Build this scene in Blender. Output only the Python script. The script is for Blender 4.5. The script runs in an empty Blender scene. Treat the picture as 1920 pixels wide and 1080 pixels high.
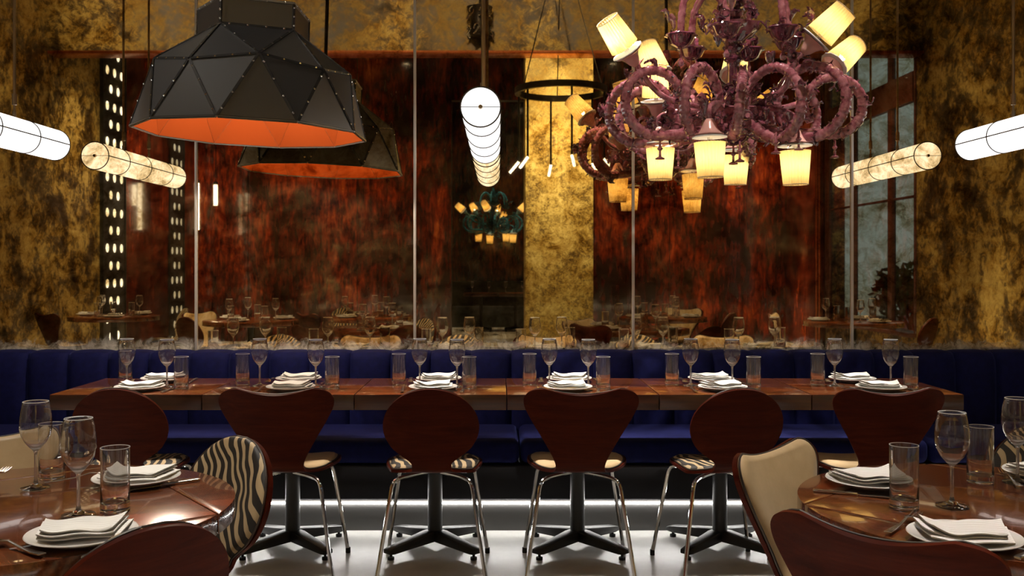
import bpy, bmesh, math, random
from mathutils import Vector, Matrix, Euler
random.seed(7)
PI = math.pi
SC = bpy.context.scene
COL = SC.collection

# ------------------------------------------------------------------ camera, world, exposure
EYE = 1.315; FPX = 1820.0; VPU, VPV = 935.0, 495.0
cam_data = bpy.data.cameras.new('camera')
cam_data.sensor_width = 36.0
cam_data.lens = FPX * 36.0 / 1920.0
cam_data.shift_x = (960 - VPU) / 1920.0
cam_data.shift_y = -(540 - VPV) / 1920.0
cam_data.clip_start = 0.05; cam_data.clip_end = 200
cam = bpy.data.objects.new('camera', cam_data); COL.objects.link(cam)
cam.location = (0, 0, EYE); cam.rotation_euler = (PI / 2, 0, 0)
SC.camera = cam
world = bpy.data.worlds.new('world'); SC.world = world
world.use_nodes = True
bgn = world.node_tree.nodes['Background']
bgn.inputs[0].default_value = (0.34, 0.46, 0.58, 1); bgn.inputs[1].default_value = 0.6
SC.view_settings.view_transform = 'Standard'
SC.view_settings.look = 'None'
SC.view_settings.gamma = 1.0
SC.view_settings.use_curve_mapping = False
SC.view_settings.exposure = 0.0
SC.cycles.max_bounces = 10; SC.cycles.glossy_bounces = 5; SC.cycles.transmission_bounces = 9
SC.cycles.diffuse_bounces = 2; SC.cycles.transparent_max_bounces = 8
SC.cycles.sample_clamp_indirect = 3.0; SC.cycles.blur_glossy = 0.6

def TP(u, v, z):
    """the point at height z that the photograph shows at pixel (u, v)"""
    Y = (EYE - z) * FPX / (v - VPV)
    return Vector(((u - VPU) / FPX * Y, Y, z))
def DP(u, v, Y):
    return Vector(((u - VPU) / FPX * Y, Y, EYE - (v - VPV) / FPX * Y))

# ------------------------------------------------------------------ materials
def newmat(name):
    m = bpy.data.materials.new(name); m.use_nodes = True
    nt = m.node_tree; b = nt.nodes['Principled BSDF']
    return m, nt, b
def N(nt, t, **kw):
    n = nt.nodes.new(t)
    for k, v in kw.items(): setattr(n, k, v)
    return n
def L(nt, a, b): nt.links.new(a, b)
def setin(b, **kw):
    for k, v in kw.items():
        k = k.replace('_', ' ')
        if k in b.inputs: b.inputs[k].default_value = v
def ramp(nt, stops, interp='LINEAR'):
    r = N(nt, 'ShaderNodeValToRGB'); r.color_ramp.interpolation = interp
    e = r.color_ramp.elements
    while len(e) < len(stops): e.new(0.5)
    for i, (p, c) in enumerate(stops):
        e[i].position = p; e[i].color = (c[0], c[1], c[2], 1) if len(c) == 3 else c
    return r
def noise(nt, vec, scale, detail=4, rough=0.55, dist=0.0):
    n = N(nt, 'ShaderNodeTexNoise'); n.inputs['Scale'].default_value = scale
    n.inputs['Detail'].default_value = detail; n.inputs['Roughness'].default_value = rough
    n.inputs['Distortion'].default_value = dist
    if vec is not None: L(nt, vec, n.inputs['Vector'])
    return n
def mapping(nt, src, scale=(1, 1, 1), loc=(0, 0, 0), rot=(0, 0, 0)):
    m = N(nt, 'ShaderNodeMapping'); L(nt, src, m.inputs['Vector'])
    m.inputs['Scale'].default_value = scale; m.inputs['Location'].default_value = loc; m.inputs['Rotation'].default_value = rot
    return m.outputs[0]
def math_(nt, op, a, b=None, clamp=False):
    n = N(nt, 'ShaderNodeMath', operation=op); n.use_clamp = clamp
    for i, x in enumerate((a, b)):
        if x is None: continue
        if isinstance(x, (int, float)): n.inputs[i].default_value = x
        else: L(nt, x, n.inputs[i])
    return n.outputs[0]
def mixc(nt, f, a, b, mode='MIX'):
    n = N(nt, 'ShaderNodeMix', data_type='RGBA', blend_type=mode)
    for i, x in ((0, f), (6, a), (7, b)):
        if isinstance(x, (int, float)): n.inputs[i].default_value = x
        elif isinstance(x, tuple): n.inputs[i].default_value = (x[0], x[1], x[2], 1)
        else: L(nt, x, n.inputs[i])
    return n.outputs[2]
def geo(nt): return N(nt, 'ShaderNodeNewGeometry').outputs['Position']
def objc(nt): return N(nt, 'ShaderNodeTexCoord').outputs['Object']
def bump(nt, b, h, strength=0.2, dist=0.01):
    n = N(nt, 'ShaderNodeBump'); n.inputs['Strength'].default_value = strength; n.inputs['Distance'].default_value = dist
    L(nt, h, n.inputs['Height']); L(nt, n.outputs[0], b.inputs['Normal'])

M = {}
def simple(key, col, rough=0.5, metal=0.0, **kw):
    m, nt, b = newmat(key)
    setin(b, Base_Color=(col[0], col[1], col[2], 1), Roughness=rough, Metallic=metal, **kw)
    M[key] = m; return m
def emis(key, col, strength):
    m, nt, b = newmat(key)
    setin(b, Base_Color=(0.8, 0.8, 0.8, 1), Emission_Color=(col[0], col[1], col[2], 1), Emission_Strength=strength, Roughness=0.4)
    M[key] = m; return m

def make_materials():
    # antique mirror: gold tinted silvering with brown foxing and worn spots
    m, nt, b = newmat('antique_mirror'); M['mirror'] = m
    p = geo(nt)
    big = noise(nt, p, 1.5, 6, 0.6, 0.4); fine = noise(nt, p, 13, 6, 0.7, 0.8); mid = noise(nt, p, 4.5, 6, 0.62, 0.9)
    streak = noise(nt, mapping(nt, p, (7, 1, 0.5)), 1.6, 5, 0.6)
    sc_ = math_(nt, 'ADD', math_(nt, 'MULTIPLY', fine.outputs[0], 0.5), math_(nt, 'MULTIPLY', mid.outputs[0], 0.5))
    tint = ramp(nt, [(0.38, (0.24, 0.14, 0.045)), (0.47, (0.60, 0.44, 0.22)), (0.58, (0.90, 0.75, 0.48))])
    L(nt, sc_, tint.inputs[0])
    gl = N(nt, 'ShaderNodeBsdfGlossy'); L(nt, tint.outputs[0], gl.inputs['Color']); gl.inputs['Roughness'].default_value = 0.015
    pcol = ramp(nt, [(0.34, (0.012, 0.008, 0.004)), (0.48, (0.10, 0.062, 0.016)), (0.62, (0.34, 0.22, 0.055))])
    L(nt, math_(nt, 'ADD', math_(nt, 'MULTIPLY', mid.outputs[0], 0.6), math_(nt, 'MULTIPLY', fine.outputs[0], 0.4)), pcol.inputs[0])
    L(nt, pcol.outputs[0], b.inputs['Base Color']); setin(b, Roughness=0.5, Metallic=0.25)
    mask = math_(nt, 'ADD', math_(nt, 'MULTIPLY', big.outputs[0], 0.45), math_(nt, 'ADD', math_(nt, 'MULTIPLY', mid.outputs[0], 0.3), math_(nt, 'MULTIPLY', streak.outputs[0], 0.25)))
    mr = ramp(nt, [(0.44, (0.025,) * 3), (0.55, (0.10,) * 3), (0.66, (0.42,) * 3)]); L(nt, mask, mr.inputs[0])
    # desilvered pale band low down, where damp crept up
    sep = N(nt, 'ShaderNodeSeparateXYZ'); L(nt, p, sep.inputs[0])
    z = math_(nt, 'ADD', sep.outputs[2], math_(nt, 'MULTIPLY', math_(nt, 'ADD', math_(nt, 'MULTIPLY', mid.outputs[0], 0.4), math_(nt, 'MULTIPLY', fine.outputs[0], 0.6)), -0.22))
    zr = N(nt, 'ShaderNodeMapRange'); L(nt, z, zr.inputs[0])
    zr.inputs[1].default_value = 0.715; zr.inputs[2].default_value = 0.785; zr.inputs[3].default_value = 1.0; zr.inputs[4].default_value = 0.0
    mx = N(nt, 'ShaderNodeMixShader'); L(nt, mr.outputs[0], mx.inputs[0]); L(nt, gl.outputs[0], mx.inputs[1]); L(nt, b.outputs[0], mx.inputs[2])
    d2 = N(nt, 'ShaderNodeBsdfDiffuse')
    gcol = ramp(nt, [(0.36, (0.16, 0.14, 0.10)), (0.46, (0.55, 0.52, 0.44)), (0.58, (0.85, 0.82, 0.75))]); L(nt, fine.outputs[0], gcol.inputs[0])
    L(nt, gcol.outputs[0], d2.inputs[0])
    mx2 = N(nt, 'ShaderNodeMixShader'); L(nt, math_(nt, 'MULTIPLY', zr.outputs[0], 0.75), mx2.inputs[0]); L(nt, mx.outputs[0], mx2.inputs[1]); L(nt, d2.outputs[0], mx2.inputs[2])
    L(nt, mx2.outputs[0], nt.nodes['Material Output'].inputs[0])

    # gold leaf patina plaster
    m, nt, b = newmat('gold_patina'); M['gold'] = m
    p = geo(nt)
    a = noise(nt, p, 2.2, 8, 0.68, 0.7); f = noise(nt, p, 11, 6, 0.7, 1.0)
    s = math_(nt, 'ADD', math_(nt, 'MULTIPLY', a.outputs[0], 0.6), math_(nt, 'MULTIPLY', f.outputs[0], 0.4))
    r = ramp(nt, [(0.42, (0.028, 0.016, 0.005)), (0.48, (0.13, 0.08, 0.02)), (0.53, (0.42, 0.28, 0.065)), (0.60, (0.62, 0.44, 0.13))])
    L(nt, s, r.inputs[0]); L(nt, r.outputs[0], b.inputs['Base Color']); setin(b, Roughness=0.42, Metallic=0.25)
    bump(nt, b, s, 0.15, 0.01)

    m, nt, b = newmat('gold_leaf'); M['gold_leaf'] = m
    p = geo(nt)
    a = noise(nt, p, 4.5, 8, 0.7, 0.8); f = noise(nt, p, 22, 6, 0.7, 1.2)
    s = math_(nt, 'ADD', math_(nt, 'MULTIPLY', a.outputs[0], 0.5), math_(nt, 'MULTIPLY', f.outputs[0], 0.5))
    r = ramp(nt, [(0.40, (0.10, 0.06, 0.015)), (0.47, (0.32, 0.22, 0.05)), (0.53, (0.62, 0.46, 0.12)), (0.62, (0.78, 0.62, 0.22))])
    L(nt, s, r.inputs[0]); L(nt, r.outputs[0], b.inputs['Base Color']); setin(b, Roughness=0.42, Metallic=0.2)
    bump(nt, b, s, 0.15, 0.01)
    # deep red lacquered panels
    m, nt, b = newmat('red_lacquer'); M['red'] = m
    p = geo(nt)
    a = noise(nt, mapping(nt, p, (1, 1, 0.45)), 1.3, 8, 0.66, 0.6); f = noise(nt, mapping(nt, p, (3, 3, 0.6)), 5, 6, 0.7, 0.4)
    s = math_(nt, 'ADD', math_(nt, 'MULTIPLY', a.outputs[0], 0.6), math_(nt, 'MULTIPLY', f.outputs[0], 0.4))
    r = ramp(nt, [(0.42, (0.018, 0.007, 0.004)), (0.50, (0.075, 0.012, 0.006)), (0.57, (0.26, 0.032, 0.009)), (0.64, (0.50, 0.11, 0.018))])
    L(nt, s, r.inputs[0]); L(nt, r.outputs[0], b.inputs['Base Color']); setin(b, Roughness=0.16, Coat_Weight=0.6, Coat_Roughness=0.06)

    # polished concrete
    m, nt, b = newmat('polished_concrete'); M['concrete'] = m
    p = geo(nt); a = noise(nt, p, 1.6, 6, 0.6); f = noise(nt, p, 22, 4, 0.6)
    r = ramp(nt, [(0.3, (0.56, 0.55, 0.525)), (0.7, (0.76, 0.75, 0.72))])
    L(nt, math_(nt, 'ADD', math_(nt, 'MULTIPLY', a.outputs[0], 0.75), math_(nt, 'MULTIPLY', f.outputs[0], 0.25)), r.inputs[0])
    L(nt, r.outputs[0], b.inputs['Base Color']); setin(b, Roughness=0.32)

    # mahogany: grain runs along local X
    def wood(key, c0, c1, c2, rough, coat, sc=1.0):
        m, nt, b = newmat(key); M[key] = m
        o = objc(nt); rnd = N(nt, 'ShaderNodeObjectInfo').outputs['Random']
        cb = N(nt, 'ShaderNodeCombineXYZ'); L(nt, math_(nt, 'MULTIPLY', rnd, 13.0), cb.inputs[0]); L(nt, math_(nt, 'MULTIPLY', rnd, 7.0), cb.inputs[1])
        va = N(nt, 'ShaderNodeVectorMath', operation='ADD'); L(nt, o, va.inputs[0]); L(nt, cb.outputs[0], va.inputs[1])
        g = noise(nt, mapping(nt, va.outputs[0], (1.2 * sc, 14 * sc, 14 * sc)), 2.2, 8, 0.65, 0.6)
        h = noise(nt, mapping(nt, va.outputs[0], (4 * sc, 90 * sc, 90 * sc)), 1.5, 3, 0.6)
        s = math_(nt, 'ADD', math_(nt, 'MULTIPLY', g.outputs[0], 0.75), math_(nt, 'MULTIPLY', h.outputs[0], 0.25))
        r = ramp(nt, [(0.34, c0), (0.5, c1), (0.66, c2)]); L(nt, s, r.inputs[0])
        L(nt, r.outputs[0], b.inputs['Base Color']); setin(b, Roughness=rough, Coat_Weight=coat, Coat_Roughness=0.04, Specular_IOR_Level=0.5 if coat else 0.06)
    wood('table_wood', (0.045, 0.010, 0.004), (0.115, 0.029, 0.009), (0.20, 0.058, 0.018), 0.18, 0.6)
    wood('chair_wood', (0.030, 0.0036, 0.0012), (0.050, 0.0064, 0.0020), (0.072, 0.0105, 0.0034), 0.45, 0.0)
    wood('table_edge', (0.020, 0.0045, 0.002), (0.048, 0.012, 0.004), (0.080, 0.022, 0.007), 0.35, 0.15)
    wood('window_wood', (0.05, 0.012, 0.006), (0.10, 0.024, 0.010), (0.16, 0.04, 0.015), 0.4, 0.2)

    # navy velvet
    m, nt, b = newmat('navy_velvet'); M['velvet'] = m
    f = noise(nt, objc(nt), 26, 4, 0.6)
    r = ramp(nt, [(0.3, (0.003, 0.0045, 0.042)), (0.7, (0.006, 0.008, 0.072))]); L(nt, f.outputs[0], r.inputs[0])
    L(nt, r.outputs[0], b.inputs['Base Color'])
    setin(b, Roughness=0.8, Sheen_Weight=0.25, Sheen_Roughness=0.35, Sheen_Tint=(0.12, 0.16, 0.6, 1), Specular_IOR_Level=0.15)

    # zebra print hide
    m, nt, b = newmat('zebra_hide'); M['zebra'] = m
    o = objc(nt)
    nz = noise(nt, o, 4.5, 2, 0.5)
    va = N(nt, 'ShaderNodeVectorMath', operation='MULTIPLY_ADD'); L(nt, nz.outputs['Color'], va.inputs[0]); va.inputs[1].default_value = (0.17, 0.17, 0.17); L(nt, o, va.inputs[2])
    w = N(nt, 'ShaderNodeTexWave', wave_type='BANDS', bands_direction='X'); w.inputs['Scale'].default_value = 9.6
    w.inputs['Distortion'].default_value = 1.6; w.inputs['Detail'].default_value = 1.5; w.inputs['Detail Scale'].default_value = 1.6
    L(nt, mapping(nt, va.outputs[0], (1, 1, 1), rot=(0, -0.42, -0.25)), w.inputs['Vector'])
    r = ramp(nt, [(0.58, (0.016, 0.013, 0.011)), (0.65, (0.50, 0.37, 0.21))]); L(nt, w.outputs['Fac'], r.inputs[0])
    L(nt, r.outputs[0], b.inputs['Base Color']); setin(b, Roughness=0.6)

    # cream leather
    m, nt, b = newmat('cream_leather'); M['cream'] = m
    f = noise(nt, objc(nt), 7, 5, 0.6); g = noise(nt, objc(nt), 160, 2, 0.5)
    r = ramp(nt, [(0.3, (0.45, 0.32, 0.17)), (0.7, (0.58, 0.43, 0.25))]); L(nt, f.outputs[0], r.inputs[0])
    L(nt, r.outputs[0], b.inputs['Base Color']); setin(b, Roughness=0.45); bump(nt, b, g.outputs[0], 0.08, 0.002)

    # napkin linen with faint woven stripes
    m, nt, b = newmat('napkin_linen'); M['linen'] = m
    w = N(nt, 'ShaderNodeTexWave', wave_type='BANDS', bands_direction='Y'); w.inputs['Scale'].default_value = 22; L(nt, objc(nt), w.inputs['Vector'])
    r = ramp(nt, [(0.3, (0.78, 0.76, 0.72)), (0.7, (0.90, 0.89, 0.86))]); L(nt, w.outputs['Fac'], r.inputs[0])
    L(nt, r.outputs[0], b.inputs['Base Color']); setin(b, Roughness=0.85)

    simple('porcelain', (0.88, 0.86, 0.82), 0.2, Coat_Weight=0.4)
    simple('chrome', (0.82, 0.82, 0.80), 0.12, 1.0)
    simple('steel', (0.62, 0.60, 0.57), 0.22, 1.0)
    simple('joint_metal', (0.80, 0.76, 0.72), 0.45, 0.7)
    simple('cast_iron', (0.018, 0.017, 0.016), 0.42, 0.3)
    simple('black_cloth', (0.004, 0.004, 0.008), 0.8)
    simple('rubber', (0.01, 0.01, 0.01), 0.7)
    simple('piping', (0.03, 0.018, 0.012), 0.5)
    simple('shade_black', (0.020, 0.019, 0.019), 0.42, 0.0, Specular_IOR_Level=0.95)
    simple('flange_black', (0.05, 0.048, 0.046), 0.25, 0.5)
    simple('shade_edge', (0.20, 0.195, 0.19), 0.35, 0.6)
    simple('shade_orange', (0.095, 0.0165, 0.0034), 0.9, Specular_IOR_Level=0.0)
    simple('rod_metal', (0.42, 0.34, 0.26), 0.3, 1.0)
    simple('dark_metal', (0.03, 0.024, 0.02), 0.35, 0.8)
    simple('copper', (0.55, 0.16, 0.06), 0.3, 1.0)
    simple('plaster_dark', (0.055, 0.045, 0.035), 0.8)
    simple('plinth_grey', (0.06, 0.058, 0.056), 0.4)
    simple('black_sheet', (0.008, 0.008, 0.007), 0.5)
    simple('wire_grey', (0.035, 0.03, 0.026), 0.5)
    simple('foliage', (0.06, 0.14, 0.035), 0.6)
    simple('bark', (0.10, 0.07, 0.045), 0.8)
    simple('facade', (0.20, 0.21, 0.22), 0.8)
    simple('facade_glass', (0.03, 0.045, 0.055), 0.12)
    simple('asphalt', (0.11, 0.11, 0.115), 0.85)
    def glass(key, col, rough=0.0, ior=1.46, trans=1.0, **kw):
        m, nt, b = newmat(key); M[key] = m
        setin(b, Base_Color=(col[0], col[1], col[2], 1), Roughness=rough, IOR=ior, Transmission_Weight=trans, **kw)
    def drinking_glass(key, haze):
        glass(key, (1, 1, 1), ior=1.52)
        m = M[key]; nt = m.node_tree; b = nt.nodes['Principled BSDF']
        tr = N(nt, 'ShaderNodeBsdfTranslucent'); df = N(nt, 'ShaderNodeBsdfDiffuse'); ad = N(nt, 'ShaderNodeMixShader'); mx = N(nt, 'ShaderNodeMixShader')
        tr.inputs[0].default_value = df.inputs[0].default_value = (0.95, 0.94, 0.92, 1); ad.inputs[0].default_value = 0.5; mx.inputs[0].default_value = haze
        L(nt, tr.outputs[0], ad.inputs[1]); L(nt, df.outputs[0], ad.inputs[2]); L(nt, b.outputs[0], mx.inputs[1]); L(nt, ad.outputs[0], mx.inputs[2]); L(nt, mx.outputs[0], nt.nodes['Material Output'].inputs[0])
    drinking_glass('clear_glass', 0.008); drinking_glass('rim_glint_glass', 0.75); drinking_glass('stem_glint_glass', 0.22)  # white haze in the rim and stem glass paints their bright glints
    glass('window_glass', (0.86, 0.92, 0.94))
    def murano(key, c0, c1, rough):
        m, nt, b = newmat(key); M[key] = m
        f = noise(nt, objc(nt), 30, 3, 0.6)
        r = ramp(nt, [(0.35, c0), (0.65, c1)]); L(nt, f.outputs[0], r.inputs[0]); L(nt, r.outputs[0], b.inputs['Base Color'])
        setin(b, Roughness=rough, IOR=1.5, Transmission_Weight=0.3, Coat_Weight=1.0, Coat_Roughness=0.03, Specular_IOR_Level=0.8)
    murano('purple_glass', (0.20, 0.04, 0.06), (0.48, 0.18, 0.21), 0.06)
    murano('plum_glass', (0.03, 0.006, 0.014), (0.24, 0.06, 0.09), 0.06)
    murano('teal_glass', (0.01, 0.09, 0.14), (0.05, 0.26, 0.36), 0.12)
    murano('ink_glass', (0.005, 0.03, 0.045), (0.02, 0.10, 0.14), 0.08)
    simple('pink_glass', (0.90, 0.46, 0.40), 0.25, Coat_Weight=0.8, Transmission_Weight=0.25)
    simple('sky_glass', (0.25, 0.50, 0.60), 0.2, Coat_Weight=0.8, Transmission_Weight=0.15)
    # pleated fabric lampshade, lit from within
    m, nt, b = newmat('pleated_shade'); M['shade'] = m
    tr = N(nt, 'ShaderNodeBsdfTranslucent'); tr.inputs[0].default_value = (0.92, 0.70, 0.30, 1)
    df = N(nt, 'ShaderNodeBsdfDiffuse'); df.inputs[0].default_value = (0.80, 0.62, 0.30, 1)
    mx = N(nt, 'ShaderNodeMixShader'); mx.inputs[0].default_value = 0.35
    L(nt, tr.outputs[0], mx.inputs[1]); L(nt, df.outputs[0], mx.inputs[2]); L(nt, mx.outputs[0], nt.nodes['Material Output'].inputs[0])
    emis('bulb', (1.0, 0.84, 0.58), 22.0)
    emis('tube_light', (1.0, 0.965, 0.93), 1.5)
    emis('small_tube', (1.0, 0.93, 0.82), 6.0)
    emis('led', (1.0, 0.97, 0.92), 50.0)
    emis('hole_light', (1.0, 1.0, 0.96), 2.4); emis('hole_dim', (1.0, 0.97, 0.85), 0.55)
    emis('lamp_disc', (1.0, 0.9, 0.75), 20.0)
make_materials()

# ------------------------------------------------------------------ mesh helpers
class MB:
    def __init__(s): s.v = []; s.f = []; s.mi = []
    def add(s, vs, fs, mi=0):
        o = len(s.v); s.v += [tuple(p) for p in vs]
        for f in fs: s.f.append([i + o for i in f]); s.mi.append(mi)
        return s
    def box(s, x0, x1, y0, y1, z0, z1, mi=0):
        vs = [(x0, y0, z0), (x1, y0, z0), (x1, y1, z0), (x0, y1, z0), (x0, y0, z1), (x1, y0, z1), (x1, y1, z1), (x0, y1, z1)]
        return s.add(vs, [(0, 3, 2, 1), (4, 5, 6, 7), (0, 1, 5, 4), (1, 2, 6, 5), (2, 3, 7, 6), (3, 0, 4, 7)], mi)
    def tube(s, pts, rad, n=8, cap=True, mi=0):
        pts = [Vector(p) for p in pts]; k = len(pts)
        if isinstance(rad, (int, float)): rad = [rad] * k
        up = None; vs = []
        for i, p in enumerate(pts):
            t = (pts[min(i + 1, k - 1)] - pts[max(i - 1, 0)])
            t = t.normalized() if t.length > 1e-9 else Vector((0, 0, 1))
            if up is None:
                up = Vector((0, 0, 1)) if abs(t.z) < 0.9 else Vector((1, 0, 0))
            a = (up - t * up.dot(t))
            a = a.normalized() if a.length > 1e-6 else t.orthogonal().normalized()
            b = t.cross(a); up = a
            for j in range(n):
                th = 2 * PI * j / n
                vs.append(p + (a * math.cos(th) + b * math.sin(th)) * rad[i])
        fs = []
        for i in range(k - 1):
            for j in range(n):
                fs.append((i * n + j, i * n + (j + 1) % n, (i + 1) * n + (j + 1) % n, (i + 1) * n + j))
        if cap:
            fs.append(tuple(range(n - 1, -1, -1))); fs.append(tuple((k - 1) * n + j for j in range(n)))
        return s.add(vs, fs, mi)
    def lathe(s, prof, n=24, closed=False, mi=0, ruffle=None):
        vs = []; k = len(prof)
        for (r, z) in prof:
            for j in range(n):
                th = 2 * PI * j / n
                rr = r * (1 + (ruffle[0] * math.cos(ruffle[1] * th) if ruffle else 0))
                vs.append((rr * math.cos(th), rr * math.sin(th), z))
        fs = []
        for i in range(k - 1 + (1 if closed else 0)):
            a = i; b2 = (i + 1) % k
            for j in range(n):
                fs.append((a * n + j, a * n + (j + 1) % n, b2 * n + (j + 1) % n, b2 * n + j))
        if not closed:
            if prof[0][0] > 1e-6: fs.append(tuple(range(n - 1, -1, -1)))
            if prof[-1][0] > 1e-6: fs.append(tuple((k - 1) * n + j for j in range(n)))
        return s.add(vs, fs, mi)
    def prism(s, outline, z0, z1, mi=0):
        n = len(outline)
        vs = [(x, y, z0) for x, y in outline] + [(x, y, z1) for x, y in outline]
        fs = [tuple(range(n - 1, -1, -1)), tuple(range(n, 2 * n))] + [(i, (i + 1) % n, n + (i + 1) % n, n + i) for i in range(n)]
        return s.add(vs, fs, mi)
    def gridsolid(s, P, Q, mi=0):
        """closed skin between two equal grids of points"""
        r, c = len(P), len(P[0]); off = r * c
        vs = [p for row in P for p in row] + [p for row in Q for p in row]
        fs = []
        for i in range(r - 1):
            for j in range(c - 1):
                a, b, d, e = i * c + j, i * c + j + 1, (i + 1) * c + j + 1, (i + 1) * c + j
                fs.append((a, b, d, e)); fs.append((off + e, off + d, off + b, off + a))
        bd = [(0, j) for j in range(c)] + [(i, c - 1) for i in range(1, r)] + [(r - 1, j) for j in range(c - 2, -1, -1)] + [(i, 0) for i in range(r - 2, 0, -1)]
        ids = [i * c + j for i, j in bd]
        for q in range(len(ids)):
            a, b = ids[q], ids[(q + 1) % len(ids)]
            fs.append((b, a, off + a, off + b))
        return s.add(vs, fs, mi)
    def mesh(s, name, smooth=True, bevel=0.0, seg=2, angle=35):
        me = bpy.data.meshes.new(name); me.from_pydata(s.v, [], s.f)
        bm = bmesh.new(); bm.from_mesh(me)
        if len(set(s.mi)) > 1:
            for f, m_ in zip(bm.faces, s.mi): f.material_index = m_
        bmesh.ops.remove_doubles(bm, verts=bm.verts, dist=1e-6)
        bmesh.ops.recalc_face_normals(bm, faces=bm.faces)
        if bevel > 0:
            es = [e for e in bm.edges if len(e.link_faces) == 2 and e.calc_face_angle(0) > math.radians(40)]
            bmesh.ops.bevel(bm, geom=es, offset=bevel, segments=seg, affect='EDGES', profile=0.5)
        if smooth:
            for f in bm.faces: f.smooth = True
            lim = math.radians(angle)
            for e in bm.edges:
                if len(e.link_faces) == 2 and e.calc_face_angle(0) > lim: e.smooth = False
        bm.to_mesh(me); bm.free()
        return me
    def build(s, name, mat, parent=None, smooth=True, bevel=0.0, seg=2, angle=35):
        me = s.mesh(name, smooth, bevel, seg, angle)
        mats = mat if isinstance(mat, (list, tuple)) else [mat]
        for mm in mats: me.materials.append(M[mm])
        return link(name, me, parent)
def link(name, data, parent=None):
    o = bpy.data.objects.new(name, data); COL.objects.link(o)
    if parent is not None: o.parent = parent
    return o
def tag(o, label=None, cat=None, group=None, kind=None):
    if label: o['label'] = label
    if cat: o['category'] = cat
    if group: o['group'] = group
    if kind: o['kind'] = kind
    return o
def empty(name, loc=(0, 0, 0), rz=0.0):
    o = bpy.data.objects.new(name, None); COL.objects.link(o)
    o.empty_display_size = 0.1; o.location = loc; o.rotation_euler = (0, 0, rz)
    return o
KIDS = {}
def kids(o):
    return list(o.children)
def copy_tree(o, parent=None):
    c = o.copy(); COL.objects.link(c); c.parent = parent
    for ch in kids(o): copy_tree(ch, c)
    return c
class Proto:
    """the first placement uses the built thing itself, later ones copy it with its parts"""
    def __init__(s, root): s.root = root; s.used = False
    def put(s, loc, rz, label, group=None, rot=None):
        if not s.used: o = s.root; s.used = True
        else: o = copy_tree(s.root)
        o.location = loc; o.rotation_euler = rot if rot else (0, 0, rz)
        o['label'] = label
        if group: o['group'] = group
        elif 'group' in o: del o['group']
        return o
def catmull(pts, n):
    pts = [Vector(p) for p in pts]; out = []
    k = len(pts) - 1
    for q in range(n + 1):
        t = q / n * k; i = min(int(t), k - 1); f = t - i
        p0, p1, p2, p3 = pts[max(i - 1, 0)], pts[i], pts[i + 1], pts[min(i + 2, k)]
        out.append(0.5 * ((2 * p1) + (-p0 + p2) * f + (2 * p0 - 5 * p1 + 4 * p2 - p3) * f * f + (-p0 + 3 * p1 - 3 * p2 + p3) * f ** 3))
    return out
def smooth01(a, b, x):
    t = max(0.0, min(1.0, (x - a) / (b - a))); return t * t * (3 - 2 * t)
ORD = ['first', 'second', 'third', 'fourth', 'fifth', 'sixth', 'seventh', 'eighth', 'ninth', 'tenth']

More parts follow.
